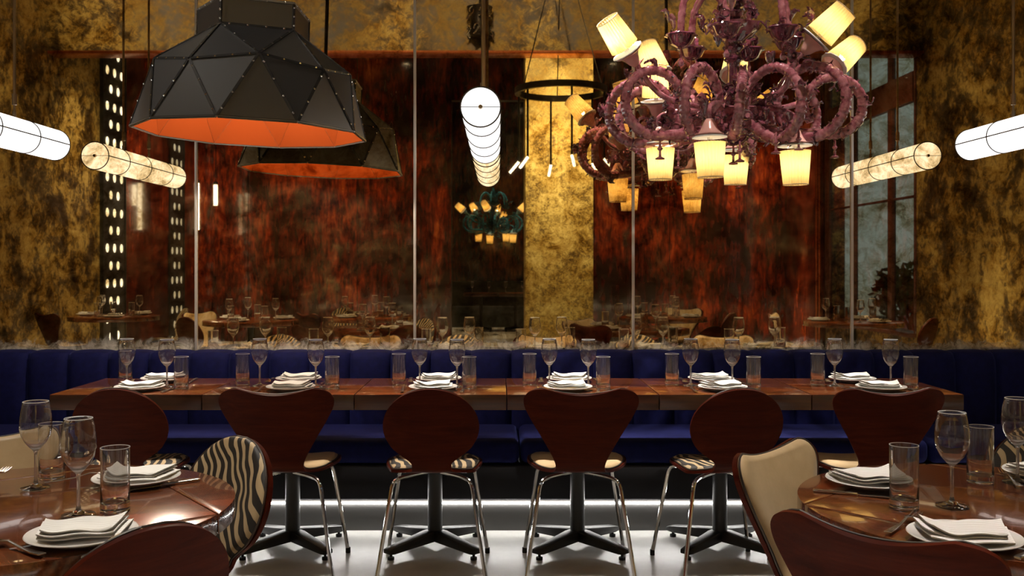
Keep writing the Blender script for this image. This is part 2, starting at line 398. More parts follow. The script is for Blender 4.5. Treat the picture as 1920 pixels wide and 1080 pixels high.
# ------------------------------------------------------------------ the room
XL, XR, YB, YF, ZC = -5.2, 4.9, 5.40, -5.7, 5.0     # left, right, mirror face, opposite wall, ceiling
def structure(): 
    tag(MB().box(XL - .3, XR + .3, -10.4, YB + .3, -0.12, 0).build('floor', 'concrete'), kind='structure')
    tag(MB().box(XL - .3, XR + .3, -10.4, YB + .3, ZC, ZC + .15).build('ceiling', 'plaster_dark'), kind='structure')
    wb = tag(MB().box(XL, XR, YB + .03, YB + .25, 0, ZC).build('wall_back', 'plaster_dark'), kind='structure')
    xs = [XL, -4.116, -2.9, -1.682, -.466, .748, 1.964, 3.18, 4.40, XR]
    for a, b in zip(xs, xs[1:]):
        MB().box(a + .003, b - .003, YB, YB + .028, 0.02, ZC - .01).build('mirror_panel', 'mirror', wb, smooth=False)
    for x in xs[1:-1]:
        MB().box(x - .0075, x + .0075, YB - .010, YB + .004, 0.02, ZC - .01).build('joint_strip', 'joint_metal', wb, bevel=.002)
    # left wall: gold near the mirror, then red panels with two backlit perforated screens
    wl = tag(MB().box(XL - .25, XL, -10.2, YB + .25, 0, ZC).build('wall_left', 'gold'), kind='structure')
    for (a, b) in ((-2.62, -4.42), (-5.12, -5.7)):
        MB().box(XL, XL + .03, b, a, 0, ZC).build('wall_panel', 'red', wl, smooth=False)
    # right wall
    wr = tag(MB().box(XR, XR + .25, -.58, YB + .25, 0, ZC).box(XR, XR + .25, -10.2, -3.62, 0, ZC).box(XR, XR + .25, -3.62, -.58, 0, .45)
             .build('wall_right', 'gold', smooth=False), kind='structure')
    MB().box(XR - .03, XR, -5.7, -3.75, 0, ZC).build('wall_panel', 'red', wr, smooth=False)
    # opposite wall, with an opening into a further room
    wf = tag(MB().box(XL, -.80, YF - .2, YF, 0, ZC).box(1.25, XR, YF - .2, YF, 0, ZC).box(-.80, 1.25, YF - .2, YF, 4.1, ZC).build('wall_front', 'plaster_dark', smooth=False), kind='structure')
    px = [XL, -4.25, -2.4, -.80]
    for a, b in list(zip(px, px[1:])) + [(1.25, 2.9), (2.9, XR)]:
        MB().box(a + .006, b - .006, YF, YF + .03, 0.0, ZC - .02).build('wall_panel', 'red', wf, smooth=False)
    MB().box(-.80, 1.25, YF, YF + .03, 4.1, ZC - .02).build('wall_panel', 'red', wf, smooth=False)
    tag(MB().box(XL - .2, XR + .2, -10.4, -10.2, 0, ZC).build('wall_far', 'red'), kind='structure')
    # gold bulkhead across the room with a copper lip
    bh = tag(MB().box(XL, XR, -.62, -.40, 3.77, ZC).build('bulkhead_beam', 'gold'), 'gold patinated ceiling beam with copper lip, seen in the mirror top', 'beam', kind='structure')
    MB().box(XL, XR, -.64, -.38, 3.74, 3.775).build('copper_lip', 'copper', bh, bevel=.004)
    # square gold column behind the camera
    cl = tag(MB().box(.335, 1.19, -2.2, -1.40, 0, ZC).build('gold_column', 'gold_leaf', bevel=.01), 'square gold leaf column reflected in the middle of the mirror', 'column', kind='structure')
    MB().box(.32, 1.205, -2.215, -1.385, 0, .12).build('column_plinth', 'dark_metal', cl, bevel=.006)
structure()

def window():
    w = empty('window_1', (XR, 0, 0)); tag(w, kind='structure')
    def b(name, x0, x1, y0, y1, z0, z1, mat='window_wood', bev=.006): return MB().box(x0, x1, y0, y1, z0, z1).build(name, mat, w, bevel=bev)
    b('window_sill', -.10, .2, -3.62, -.58, .45, .50)
    for y0, y1 in ((-3.75, -3.56), (-2.68, -2.53), (-1.40, -1.26), (-.63, -.58)): b('mullion', -.015, .045, y0, y1, .50, ZC)
    b('transom', -.03, .06, -3.56, -.63, 3.24, 3.59)
    b('transom', -.04, .06, -3.56, -.63, 4.85, 5.0)
    for y0, y1 in ((-3.56, -2.68), (-2.53, -1.40), (-1.26, -.63)):
        b('pane', .02, .03, y0, y1, .50, 3.24, 'window_glass', 0); b('pane', .02, .03, y0, y1, 3.59, 4.85, 'window_glass', 0)
        b('glazing_bar', .0, .05, y0, y1, 2.10, 2.13)
    for y in (-3.85, -3.98): MB().tube([(-.06, y, 0), (-.06, y, ZC)], .018, 8).build('copper_pipe', 'copper', w)
window()

def perforated(name, y0, y1, label, glow='hole_light'):
    """black sheet with rows of three and two round holes, backlit"""
    r = empty(name, (XL, 0, 0)); tag(r, label, 'light panel', 'backlit perforated panels')
    mb = MB(); cell_h = .235; hr = .052; n = 12
    W = y1 - y0; nrow = int(4.5 / cell_h)
    for i in range(nrow):
        k = 3 if i % 2 == 0 else 2
        z0 = i * cell_h; z1 = z0 + cell_h
        pad = 0 if k == 3 else W / 6
        if pad:
            for a, c in ((y0, y0 + pad), (y1 - pad, y1)): mb.add([(.04, a, z0), (.04, c, z0), (.04, c, z1), (.04, a, z1)], [(0, 1, 2, 3)])
        cw = (W - 2 * pad) / k
        for q in range(k):
            a = y0 + pad + q * cw; c = a + cw; cy, cz = (a + c) / 2, (z0 + z1) / 2
            vs = []
            for j in range(n):
                th = 2 * PI * (j + .5) / n; dy, dz = math.cos(th), math.sin(th)
                s = min(cw / 2 / abs(dy) if abs(dy) > 1e-6 else 9, cell_h / 2 / abs(dz) if abs(dz) > 1e-6 else 9)
                vs.append((.04, cy + dy * s, cz + dz * s))
            for (sy, sz) in ((1, 1), (-1, 1), (-1, -1), (1, -1)): vs.append((.04, cy + sy * cw / 2, cz + sz * cell_h / 2))
            for j in range(n):
                th = 2 * PI * (j + .5) / n; vs.append((.04, cy + math.cos(th) * hr, cz + math.sin(th) * hr * 1.15))
            fs = []
            for j in range(n):
                j2 = (j + 1) % n
                fs.append((j, j2, n + 4 + j2, n + 4 + j))
                a0 = 2 * PI * (j + .5) / n; a1 = 2 * PI * (j + 1.5) / n
                # square corner between two boundary points on different sides
                def side(t):
                    dy, dz = math.cos(t), math.sin(t)
                    return 0 if abs(dy) / cw > abs(dz) / cell_h else 1
                if side(a0) != side(a1):
                    mid = (a0 + a1) / 2; dy, dz = math.cos(mid), math.sin(mid)
                    ci = {(1, 1): 0, (-1, 1): 1, (-1, -1): 2, (1, -1): 3}[(1 if dy > 0 else -1, 1 if dz > 0 else -1)]
                    fs.append((j, n + ci, j2))
            mb.add(vs, fs)
    ob = mb.build('perforated_sheet', 'black_sheet', r, smooth=False)
    MB().box(.0, .012, y0, y1, 0, nrow * cell_h).build('daylight_glow_sheet', glow, r, smooth=False)  # added glowing sheet in place of the daylight behind the holes
    MB().box(0, .05, y0 - .03, y0, 0, ZC).box(0, .05, y1, y1 + .03, 0, ZC).build('side_frame', 'black_sheet', r, smooth=False)
    return r
perforated('perforated_panel', -2.60, -1.88, 'tall black perforated panel with white oval holes, wider one at left of mirror')
perforated('perforated_panel', -5.10, -4.44, 'tall black perforated panel with white holes, narrower dimmer reflection at left', 'hole_dim')

def outside():
    tag(MB().box(XR + .25, 30, -16, 8, -.3, -.12).build('pavement', 'asphalt'), kind='structure')
    f = empty('building', (15, -9, 0)); tag(f, 'grey street building outside, reflected behind the window panes', 'building')
    MB().box(0, 3, -8, 10, -.2, 9).build('facade_wall', 'facade', f, smooth=False)
    for i in range(9):
        for k in range(4):
            y = -7.4 + i * 1.9; z = .6 + k * 2.2
            o = MB().box(-.05, .02, y, y + 1.15, z, z + 1.5).build('facade_window', 'facade_glass', f, smooth=False)
            MB().box(-.10, .0, y - .06, y + 1.21, z - .1, z).build('ledge', 'plinth_grey', o, smooth=False)
    rnd = random.Random(3)
    for k, (x, y, h, s, lab) in enumerate(((6.3, -3.9, 1.0, .62, 'low green shrub outside the window, farthest along the glass'), (6.5, -2.4, 1.1, .7, 'low green shrub outside the window, in the middle pane'),
                                  (6.2, -.9, 1.25, .65, 'low green shrub outside the window, nearest the gold wall'), (8.3, -2.8, 3.6, 1.3, 'small street tree with green crown beyond the window'))):
        r = empty('shrub' if h < 2 else 'street_tree', (x, y, -.12)); tag(r, lab, 'shrub' if h < 2 else 'tree')
        mb = MB()
        for q in range(520 if h < 2 else 900):
            d = Vector((rnd.gauss(0, 1), rnd.gauss(0, 1), rnd.gauss(0, 1))).normalized() * (rnd.random() ** .4)
            c = Vector((d.x * s, d.y * s, h + d.z * s * .8)); a = Vector((rnd.gauss(0, 1), rnd.gauss(0, 1), rnd.gauss(0, 1))).normalized(); b2 = a.orthogonal().normalized()
            mb.add([c - a * .09, c + b2 * .04, c + a * .09, c - b2 * .04], [(0, 1, 2, 3)])
        tag(mb.build('foliage', 'foliage', r, smooth=False), kind='stuff')
        mb = MB()
        for q in range(5):
            an = q * 1.256; mb.tube([(0, 0, 0), (.05 * math.cos(an), .05 * math.sin(an), h * .4), (s * .5 * math.cos(an), s * .5 * math.sin(an), h)], [.03, .025, .012], 6)
        mb.build('stem', 'bark', r)
outside()

# ------------------------------------------------------------------ ceiling downlights, some added for extra light
def downlights():
    r = empty('downlight'); tag(r, 'small round downlight in the unseen dark ceiling, some added for extra light', 'downlight')
    MB().lathe([(.055, -.005), (.075, -.012), (.075, 0.0), (.055, 0.0)], 20, closed=True).build('trim_ring', 'dark_metal', r)
    MB().lathe([(.0, -.002), (.054, -.002)], 16).build('lamp_lens', 'lamp_disc', r)
    pr = Proto(r)
    def put(x, y, power, tx, ty, tz=.75, cone=34, z=ZC, blend=.6, col=(1, .91, .80), rad=.05):
        o = pr.put((x, y, z), 0, 'small round downlight in the unseen dark ceiling, some added for extra light', 'ceiling downlights')
        ld = bpy.data.lights.new('spot', 'SPOT'); ld.energy = power; ld.color = col; ld.spot_size = math.radians(cone); ld.spot_blend = blend; ld.shadow_soft_size = rad
        lo = link('spot', ld, o); lo.location = (0, 0, -.03)
        d = Vector((tx - x, ty - y, tz - (z - .03)))
        lo.rotation_euler = d.to_track_quat('-Z', 'Y').to_euler()
    for i, x0 in enumerate((-2.7, -1.9, -.25, .30, 3.6, 2.7)):
        x = -1.615 + .66 * i
        if i != 1: put(x0, 4.80, 860, x, 4.40, cone=18)     # the dome pendant lights that table itself
    for x, y in ((-1.09, 2.26), (1.2, 2.27)): put(x, y + .25, 580, x, y, cone=26)
    for x, y in ((-4.2, .2), (-2.5, 1.0), (-1.4, .35), (1.75, .4), (3.5, 1.2)): put(x, y + .5, 1000, x, y, cone=26)
    for x in (-4.6, -3.2, -1.7, 2.1, 3.4, 4.4): put(x, -4.3, 430, x, YF, 1.3, cone=50, blend=1)  # from here, washers added to light walls, column and beam for the mirror
    put(-4.0, -3.4, 420, XL, -3.4, 2.0, cone=50)
    put(-3.6, -1.2, 420, XL, -1.2, 1.6, cone=50, blend=1)
    for y in (-1.1, .9, 2.6, 4.0): put(-3.4, y, 170, XL, y, 1.2, cone=70, blend=1); put(3.1, y, 130, XR, y, 1.2, cone=70, blend=1)
    for x in (.45, 1.08): put(x, -.72, 1300, x, -1.40, 1.5, cone=52, blend=1)
    for x in (-4.0, -2.2, -.4, 1.4, 3.2): put(x, 1.6, 300, x, -.4, 4.2, cone=70, blend=1)
    put(1.05, 2.5, 520, 1.088, 4.5, 2.12, cone=22); put(-3.6, 2.9, 330, -1.145, 4.5, 2.15, cone=22); put(-.1, -6.05, 420, -.1, -7.1, 2.1, cone=40)  # unseen spots added to brighten both chandeliers and the dome
    for x in (-.3, .5): put(x, -8.0, 170, x, -8.3, .75, cone=40)
downlights()

# ------------------------------------------------------------------ banquette
def banquette():
    r = empty('banquette', (0, 0, 0)); tag(r, 'long navy velvet banquette with channelled back below the mirror', 'banquette')
    x0, x1 = XL + .02, XR - .02
    MB().box(x0, x1, 4.79, 5.38, 0, .15).build('plinth', 'plinth_grey', r, smooth=False)
    MB().box(x0, x1, 4.73, 5.38, .165, .335).build('seat_base', 'black_cloth', r, bevel=.01)
    MB().box(x0, x1, 4.782, 4.790, .132, .140).build('led_strip', 'led', r, smooth=False)
    w = .2165; n = int(round((x1 - x0) / w)); w = (x1 - x0) / n
    # one vertical channel of the back: bulging front, rounded top
    prof = [(5.375, .34), (5.255, .34), (5.25, .42), (5.25, .60), (5.254, .74), (5.262, .80), (5.282, .832), (5.315, .843), (5.375, .843)]
    c = 9; P = []
    for i in range(c + 1):
        t = i / c; b = (1 - (2 * t - 1) ** 4)
        P.append([(w * (t - .5) * .994, y - (.026 * b if y < 5.3 else 0), z - (.007 * (1 - b) if z > .78 else 0)) for (y, z) in prof])
    vs = [p for row in P for p in row]; k = len(prof)
    fs = [(i * k + j, i * k + j + 1, (i + 1) * k + j + 1, (i + 1) * k + j) for i in range(c) for j in range(k - 1)]
    fs += [tuple(range(k)), tuple((c * k + j) for j in range(k - 1, -1, -1))]
    o = MB().add(vs, fs).build('back_channel', 'velvet', r, angle=60)
    for i in range(n):
        if i: o2 = o.copy(); COL.objects.link(o2)
        else: o2 = o
        o2.location = (x0 + (i + .5) * w, 0, 0)
    sx = [x0, -3.9, -1.9, .104, 2.1, 4.0, x1]
    for a, b in zip(sx, sx[1:]):
        MB().box(a + .004, b - .004, 4.72, 5.245, .34, .455).build('seat_cushion', 'velvet', r, bevel=.035, seg=4)
banquette()

# ------------------------------------------------------------------ tables
def pedestal(root, h, span=.285, col=.034):
    MB().tube([(0, 0, .055), (0, 0, h - .01)], col, 20).build('column', 'cast_iron', root)
    MB().box(-.17, .17, -.17, .17, h - .012, h).build('top_plate', 'cast_iron', root, bevel=.003)
    for k in range(4):
        a = PI / 4 + k * PI / 2
        prof = [(0.0, .038), (0.0, .085), (.05, .085), (span - .03, .056), (span, .048), (span, .030), (span - .03, .026), (.06, .036)]
        mb = MB(); c, s = math.cos(a), math.sin(a); n = len(prof)
        hw = lambda q: .030 if q < .1 else .024
        vs = [(q * c - hw(q) * s, q * s + hw(q) * c, z) for q, z in prof] + [(q * c + hw(q) * s, q * s - hw(q) * c, z) for q, z in prof]
        mb.add(vs, [tuple(range(n)), tuple(range(2 * n - 1, n - 1, -1))] + [(i, n + i, n + (i + 1) % n, (i + 1) % n) for i in range(n)])
        ar = mb.build('base_arm', 'cast_iron', root, bevel=.004)
        g = MB().lathe([(.006, .03), (.006, .014), (.015, .012), (.015, 0.0)], 12).build('leveler_foot', 'rubber', ar)
        g.location = ((span - .025) * c, (span - .025) * s, 0)
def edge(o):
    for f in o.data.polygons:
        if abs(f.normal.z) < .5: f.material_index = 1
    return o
def make_square_table():
    r = empty('dining_table'); tag(r, 'x', 'table')
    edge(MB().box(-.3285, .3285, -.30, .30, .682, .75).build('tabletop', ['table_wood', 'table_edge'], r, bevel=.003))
    pedestal(r, .682)
    return Proto(r)
sqt = make_square_table()
for i in range(6):
    nm = ['leftmost', 'second from left', 'third from left', 'fourth from left', 'fifth from left', 'rightmost'][i]
    sqt.put((-1.615 + .66 * i, 4.50, 0), 0, 'square mahogany dining table, %s in the row along the banquette' % nm, 'tables along the banquette')

def make_round_table(rad=.475):
    r = empty('round_table'); tag(r, 'x', 'table')
    h = rad / math.sqrt(2); g = .0015; z0, z1 = .703, .75
    # central square with clipped corners on the circle
    ang = math.asin((h - g) / rad)
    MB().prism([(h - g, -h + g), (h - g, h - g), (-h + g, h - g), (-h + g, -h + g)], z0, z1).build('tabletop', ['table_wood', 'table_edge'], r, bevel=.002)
    a0 = math.acos((h + g) / rad); pts = [(rad * math.cos(t), rad * math.sin(t)) for t in [(-a0 + 2 * a0 * i / 22) for i in range(23)]]
    lm = MB().prism(pts, z0, z1).build('leaf', 'table_wood', r, bevel=.002, angle=30)
    for k in range(1, 4):
        c = lm.copy(); COL.objects.link(c); c.rotation_euler = (0, 0, k * PI / 2)
    for k in range(4):
        hg = MB().box(h - .03, h + .03, -.02, .02, z0 - .004, z0).build('leaf_hinge', 'steel', r, smooth=False); hg.rotation_euler = (0, 0, k * PI / 2)
    pedestal(r, .703, .33, .038)
    return Proto(r)
rdt = make_round_table()
RT = {'left': (-1.105, 2.26), 'right': (1.195, 2.27)}
rdt.put((*RT['left'], 0), math.radians(37), 'round mahogany drop-leaf table in the left foreground', 'round tables')
rdt.put((*RT['right'], 0), math.radians(-47 + 180), 'round mahogany drop-leaf table in the right foreground', 'round tables')
EX = [(-4.2, .2, 'round wooden table reflected at the far left of the mirror'), (-2.5, 1.0, 'round wooden table reflected left of the first mirror joint'),
      (-1.4, .35, 'round wooden table reflected left of the gold column'), (1.75, .4, 'round wooden table reflected right of the gold column'), (3.5, 1.2, 'round wooden table reflected near the window')]
for k, (x, y, lab) in enumerate(EX): rdt.put((x, y, 0), .4 + k * .7, lab, 'round tables')

# ------------------------------------------------------------------ chairs
def make_chair(kind):
    oval = kind == 'oval'
    r = empty('dining_chair'); tag(r, 'x', 'chair')
    # centre line from the top of the back to the seat front: (y, z, half width)
    if oval:
        def bw(z): return .196 * math.sqrt(max(0, 1 - ((z - .652) / .160) ** 2))
        line = []
        for z in (.8118, .810, .806, .798, .786, .77, .74, .70, .652, .61, .57, .545, .522):
            line.append((-.19 - (z - .485) * .29, z, max(bw(z), .006)))
        line += [(-.192, .497, .084), (-.178, .474, .082), (-.150, .456, .090)]
        for y in (-.12, -.08, -.03, .03, .09, .14, .175, .195, .205): line.append((y, .446 - .03 * (max(0, y - .1) / .105) ** 2, math.sqrt(max(.0002, .206 ** 2 - (y - .0) ** 2)) * 1.0))
    else:
        line = [(-.290, .812, .150), (-.288, .808, .185), (-.285, .800, .207), (-.281, .787, .223), (-.274, .765, .2325), (-.264, .73, .2265), (-.247, .67, .196), (-.232, .615, .163), (-.214, .55, .127),
                (-.199, .505, .106), (-.182, .475, .101), (-.150, .455, .112), (-.11, .447, .145), (-.06, .443, .185), (0, .442, .209), (.06, .444, .216), (.12, .445, .209), (.165, .440, .186), (.19, .432, .155), (.203, .424, .115)]
    rows = catmull([Vector(p) for p in line], 64)
    C = 16
    def grid(scale_w, i0, i1):
        G = []
        for i in range(i0, i1):
            y, z, w = rows[i]; w = max(w, .003) * scale_w
            row = []
            for j in range(C + 1):
                u = -1 + 2 * j / C; u = math.sin(u * PI / 2) * .5 + u * .5
                x = u * w
                isb = smooth01(.47, .56, z)
                yy = y + isb * .030 * (x / .22) ** 2
                zz = z + (1 - isb) * .016 * (x / .2) ** 2 * (1 if y > -.14 else 0) * smooth01(-.14, -.02, y)
                if not oval: zz -= .024 * smooth01(.70, .812, z) * (1 - u * u) ** 1.2
                row.append(Vector((x, yy, zz)))
            G.append(row)
        return G
    def normals(G):
        NN = []; n, c = len(G), len(G[0])
        for i in range(n):
            row = []
            for j in range(c):
                a = G[min(i + 1, n - 1)][j] - G[max(i - 1, 0)][j]; b = G[i][min(j + 1, c - 1)] - G[i][max(j - 1, 0)]
                nn = a.cross(b)
                row.append(nn.normalized() if nn.length > 1e-12 else Vector((0, 1, .3)).normalized())
            NN.append(row)
        if NN[n // 4][c // 2].y < 0: NN = [[-q for q in rw] for rw in NN]
        return NN
    G = grid(1.0, 0, 65); NN = normals(G)
    t = .006
    MB().gridsolid([[p + q * t for p, q in zip(a, b)] for a, b in zip(G, NN)], [[p - q * t for p, q in zip(a, b)] for a, b in zip(G, NN)]).build('shell', 'chair_wood', r, angle=50)
    G2 = grid(.945, 2 if oval else 2, 63); N2 = normals(G2); n2 = len(G2)
    F, B = [], []
    for i in range(n2):
        ea = min(i, n2 - 1 - i) / 6.0
        fa, ba = [], []
        for j in range(C + 1):
            eb = min(j, C - j) / 2.5
            puff = .016 * min(1, max(0, ea)) ** .5 * min(1, eb) ** .5 + .004
            fa.append(G2[i][j] + N2[i][j] * (t + puff)); ba.append(G2[i][j] + N2[i][j] * (t * .8))
        F.append(fa); B.append(ba)
    up = MB().gridsolid(F, B).build('upholstery', 'zebra' if oval else 'cream', r, angle=70)
    path = [G2[i][0] + N2[i][0] * (t + .004) for i in range(n2)] + [G2[-1][j] + N2[-1][j] * (t + .004) for j in range(1, C)] + [G2[i][C] + N2[i][C] * (t + .004) for i in range(n2 - 1, -1, -1)] + [G2[0][j] + N2[0][j] * (t + .004) for j in range(C - 1, -1, -1)]
    MB().tube(path, .0034, 6, cap=False).build('piping', 'piping', up)
    # chrome legs
    MB().lathe([(.0, .438), (.075, .438), (.075, .428), (.0, .428)], 20).build('mount_plate', 'dark_metal', r)
    for sx in (-1, 1):
        for sy in (-1, 1):
            fy = .175 if sy > 0 else -.165
            top = [(sx * .03, sy * .03, .424), (sx * .11, fy * .62, .422), (sx * .150, fy * .90, .416), (sx * .165, fy * 1.0, .395), (sx * .172, fy * 1.05, .36)]
            pts = catmull(top, 16) + [Vector((sx * .225, fy * 1.33, .012))]
            lg = MB().tube(pts, .0085, 10).build('leg', 'chrome', r)
            MB().tube([pts[-1] + Vector((0, 0, .012)), pts[-1] - Vector((0, 0, .012))], .011, 10).build('foot_glide', 'rubber', lg)
    return Proto(r)
CH = {'oval': make_chair('oval'), 'wing': make_chair('wing')}
def seat(kind, bx_, by_, fx, fy, label, group):
    """bx_, by_: where the top of the back stands; fx, fy: facing"""
    l = math.hypot(fx, fy); fx /= l; fy /= l
    CH[kind].put((bx_ + fx * .287, by_ + fy * .287, 0), math.atan2(-fx, fy), label, group)
for i, (u, k, rot) in enumerate(((213, 'oval', 0), (514, 'wing', 1), (806, 'oval', 0), (1091, 'wing', -1), (1393, 'oval', 7), (1676, 'wing', 4))):
    nm = ['leftmost', 'second from left', 'third from left', 'fourth from left', 'fifth from left', 'rightmost'][i]
    a = math.radians(rot)
    seat(k, (u - VPU) / FPX * 3.9, 3.9, -math.sin(a), math.cos(a),
         '%s chair %s in the row before the long table' % ('round-backed mahogany' if k == 'oval' else 'wing-backed mahogany', nm), 'chairs along the long table')
seat('oval', -.735, 2.82, -.62, -.78, 'zebra print oval-backed chair facing the left round table', 'chairs at the round tables')
seat('oval', -.655, 1.855, -.73, .68, 'round wooden chair back in the bottom left foreground', 'chairs at the round tables')
seat('wing', -1.545, 2.92, .55, -.83, 'cream leather chair cut off at the left edge behind wine glasses', 'chairs at the round tables')
seat('wing', .735, 2.70, .73, -.68, 'cream leather wing-backed chair with wooden rim left of right round table', 'chairs at the round tables')
seat('wing', .71, 1.85, .70, .71, 'dark wooden wing chair back in the bottom right foreground', 'chairs at the round tables')
seat('oval', 1.74, 3.02, -.55, -.83, 'zebra print chair behind glasses at the right edge', 'chairs at the round tables')
for k, (x, y, lab) in enumerate(EX):
    for q in range(2):
        a = [2.2, -.6][q] + k * .35
        if k == 1: a = [2.2, 3.7][q]
        if k == 2: a = [2.4, 4.2][q]
        if k == 3: a = [.6, 5.2][q]
        seat(['wing', 'oval'][(k + q) % 2], x + math.cos(a) * .80, y + math.sin(a) * .80, -math.cos(a), -math.sin(a),
             '%s chair at the %s' % (['cream wing-backed', 'zebra print'][(k + q) % 2], lab), 'chairs seen in the mirror')

# ------------------------------------------------------------------ tableware
def make_wine():
    out = [(.0, .0005), (.035, .0005), (.0365, .002), (.034, .0035), (.018, .006), (.0065, .012), (.0042, .022), (.0038, .05), (.0040, .085), (.0058, .094), (.014, .102), (.026, .116), (.0345, .133), (.0388, .152), (.0385, .170), (.036, .190), (.0325, .2085), (.0310, .2175), (.0304, .2188)]
    inn = [(.0294, .2188), (.0292, .2175), (.0315, .2085), (.0350, .190), (.0375, .170), (.0378, .152), (.0335, .134), (.025, .1175), (.013, .1045), (.0, .1005)]
    o = MB().lathe(out + inn, 28).build('wine_glass', ['clear_glass', 'rim_glint_glass', 'stem_glint_glass'], angle=80); tag(o, 'x', 'glass')
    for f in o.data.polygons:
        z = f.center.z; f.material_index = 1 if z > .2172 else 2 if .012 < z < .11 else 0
    return Proto(o)
def make_tumbler():
    out = [(.0, .0), (.030, .0), (.0325, .002), (.0325, .01), (.0318, .07), (.0325, .1445), (.0325, .146)]
    inn = [(.0308, .146), (.0306, .13), (.030, .07), (.0302, .026), (.027, .019), (.0, .017)]
    o = MB().lathe(out + inn, 28).build('water_tumbler', ['clear_glass', 'rim_glint_glass', 'stem_glint_glass'], angle=50); tag(o, 'x', 'glass')
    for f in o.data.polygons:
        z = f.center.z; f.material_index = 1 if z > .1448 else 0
    return Proto(o)
def make_plate():
    p = [(.0, .0), (.060, .0), (.064, .003), (.082, .008), (.106, .0155), (.1095, .0185), (.108, .0205), (.102, .0195), (.082, .0125), (.068, .0085), (.0, .0075)]
    o = MB().lathe(p, 48).build('dinner_plate', 'porcelain', angle=60); tag(o, 'x', 'plate'); return Proto(o)
def make_napkin(seed):
    rnd = random.Random(seed); o = None
    r = empty('folded_napkin'); tag(r, 'x', 'napkin')
    W, D = .082, .060; ph = rnd.random() * 6
    for k in range(3):
        A, B = [], []
        n, c = 12, 18
        sc = 1 - .05 * k; ox, oy = rnd.uniform(-.004, .004), rnd.uniform(-.005, .005)
        for i in range(n + 1):
            ra, rb = [], []
            for j in range(c + 1):
                a, b = i / n * 2 - 1, j / c * 2 - 1
                x = b * W * sc + ox + .006 * a * b; y = a * D * sc + oy + .004 * math.sin(b * 2.2 + ph)
                lift = .006 * (abs(b) ** 3) + .0022 * math.sin(b * 4.2 + ph + k * .5) * (0.3 + abs(a)) + .004 * max(0, b * a) ** 1.5
                z = .0170 + k * .0058 + lift * (.5 + .35 * k)
                e = 1 if (i in (0, n) or j in (0, c)) else 0
                ra.append((x, y, z + (.0062 - .0022 * e))); rb.append((x, y, z + (.0012 * e)))
            A.append(ra); B.append(rb)
        MB().gridsolid(A, B).build('fold', 'linen', r, angle=75)
    return Proto(r)
def make_knife():
    r = empty('table_knife'); tag(r, 'x', 'knife')
    out = [(-.105, -.007), (-.105, .007), (-.09, .0085), (-.03, .006), (0, .0045), (0, -.0045), (-.03, -.006), (-.09, -.0085)]
    MB().prism(out, .0, .007).build('handle', 'steel', r, bevel=.002)
    bl = [(0, -.0045), (.02, -.009), (.075, -.0095), (.098, -.004), (.108, .004), (.09, .006), (0, .0045)]
    MB().prism(bl, .002, .0038).build('blade', 'steel', r, bevel=.0006)
    return Proto(r)
def make_fork():
    r = empty('table_fork'); tag(r, 'x', 'fork')
    ys = [(-.10, .008, .006), (-.07, .0075, .005), (-.02, .0035, .006), (.02, .003, .012), (.035, .010, .010), (.05, .0125, .006), (.058, .0125, .005)]
    A = [[(x, w * q, z + .003) for q in (-1, 0, 1)] for x, w, z in ys]; B = [[(x, w * q, z) for q in (-1, 0, 1)] for x, w, z in ys]
    MB().gridsolid(A, B).build('handle', 'steel', r, bevel=.0005)
    for q in range(4):
        y = -.0108 + q * .0072
        MB().tube([(.056, y, .0066), (.075, y, .0065), (.10, y * .95, .012)], [.0018, .0017, .0009], 6).build('tine', 'steel', r)
    return Proto(r)
WINE, TUMB, PLATE, KNIFE, FORK = make_wine(), make_tumbler(), make_plate(), make_knife(), make_fork()
NAP = [make_napkin(s) for s in (1, 2)]
TZ = .7505
def along(proto, a, b, label, group):
    """cutlery laid from table point a (handle end) to b"""
    m = (a + b) / 2
    proto.put((m.x, m.y, TZ), math.atan2(b.y - a.y, b.x - a.x), label, group)
def plate_set(x, y, rot, where, group, k=0):
    PLATE.put((x, y, TZ), 0, 'white round dinner plate %s' % where, 'dinner plates ' + group)
    NAP[k % 2].put((x, y, TZ), rot, 'folded white napkin on plate %s' % where, 'napkins ' + group)
# long table: six settings
tl = [235, 455, 748, 993, 1260, 1533]; tr = [340, 623, 880, 1131, 1413, 1708]
wl = [238, 487, 787, 1030, 1295, 1565]; wr = [313, 592, 857, 1103, 1373, 1670]
pb = [308, 560, 823, 1067, 1333, 1598]; pf = [262, 545, 812, 1065, 1355, 1652]
def atY(u, Y): return ((u - VPU) / FPX * Y, Y, TZ)
rn = random.Random(11)
for i in range(6):
    s = '%s setting from left, long table' % ORD[i]
    TUMB.put(atY(tl[i], 4.68 if i == 0 else 4.53), 0, 'clear water tumbler, left one at ' + s, 'tumblers on the long table')
    TUMB.put(atY(tr[i], 4.385), .3, 'clear water tumbler, right one at ' + s, 'tumblers on the long table')
    WINE.put(atY(wl[i], 4.50), 0, 'stemmed wine glass, left one at ' + s, 'wine glasses on the long table')
    WINE.put(atY(wr[i], 4.46), .2, 'stemmed wine glass, right one at ' + s, 'wine glasses on the long table')
    xb, xf = atY(pb[i], 4.665)[0], atY(pf[i], 4.345)[0]
    plate_set(xb, 4.665, rn.uniform(-.15, .15), 'by the banquette, ' + s, 'on the long table', i)
    plate_set(xf, 4.345, rn.uniform(-.2, .2), 'by the chair, ' + s, 'on the long table', i + 1)
    for (x, y, d, w) in ((xb, 4.66, -1, 'banquette side'), (xf, 4.35, 1, 'chair side')):
        a = rn.uniform(-.1, .1)
        KNIFE.put((x + .135, y, TZ), d * PI / 2 + a, 'steel knife, %s, %s' % (w, s), 'cutlery on the long table')
        FORK.put((x - .135, y, TZ), d * PI / 2 - a, 'steel fork, %s, %s' % (w, s), 'cutlery on the long table')
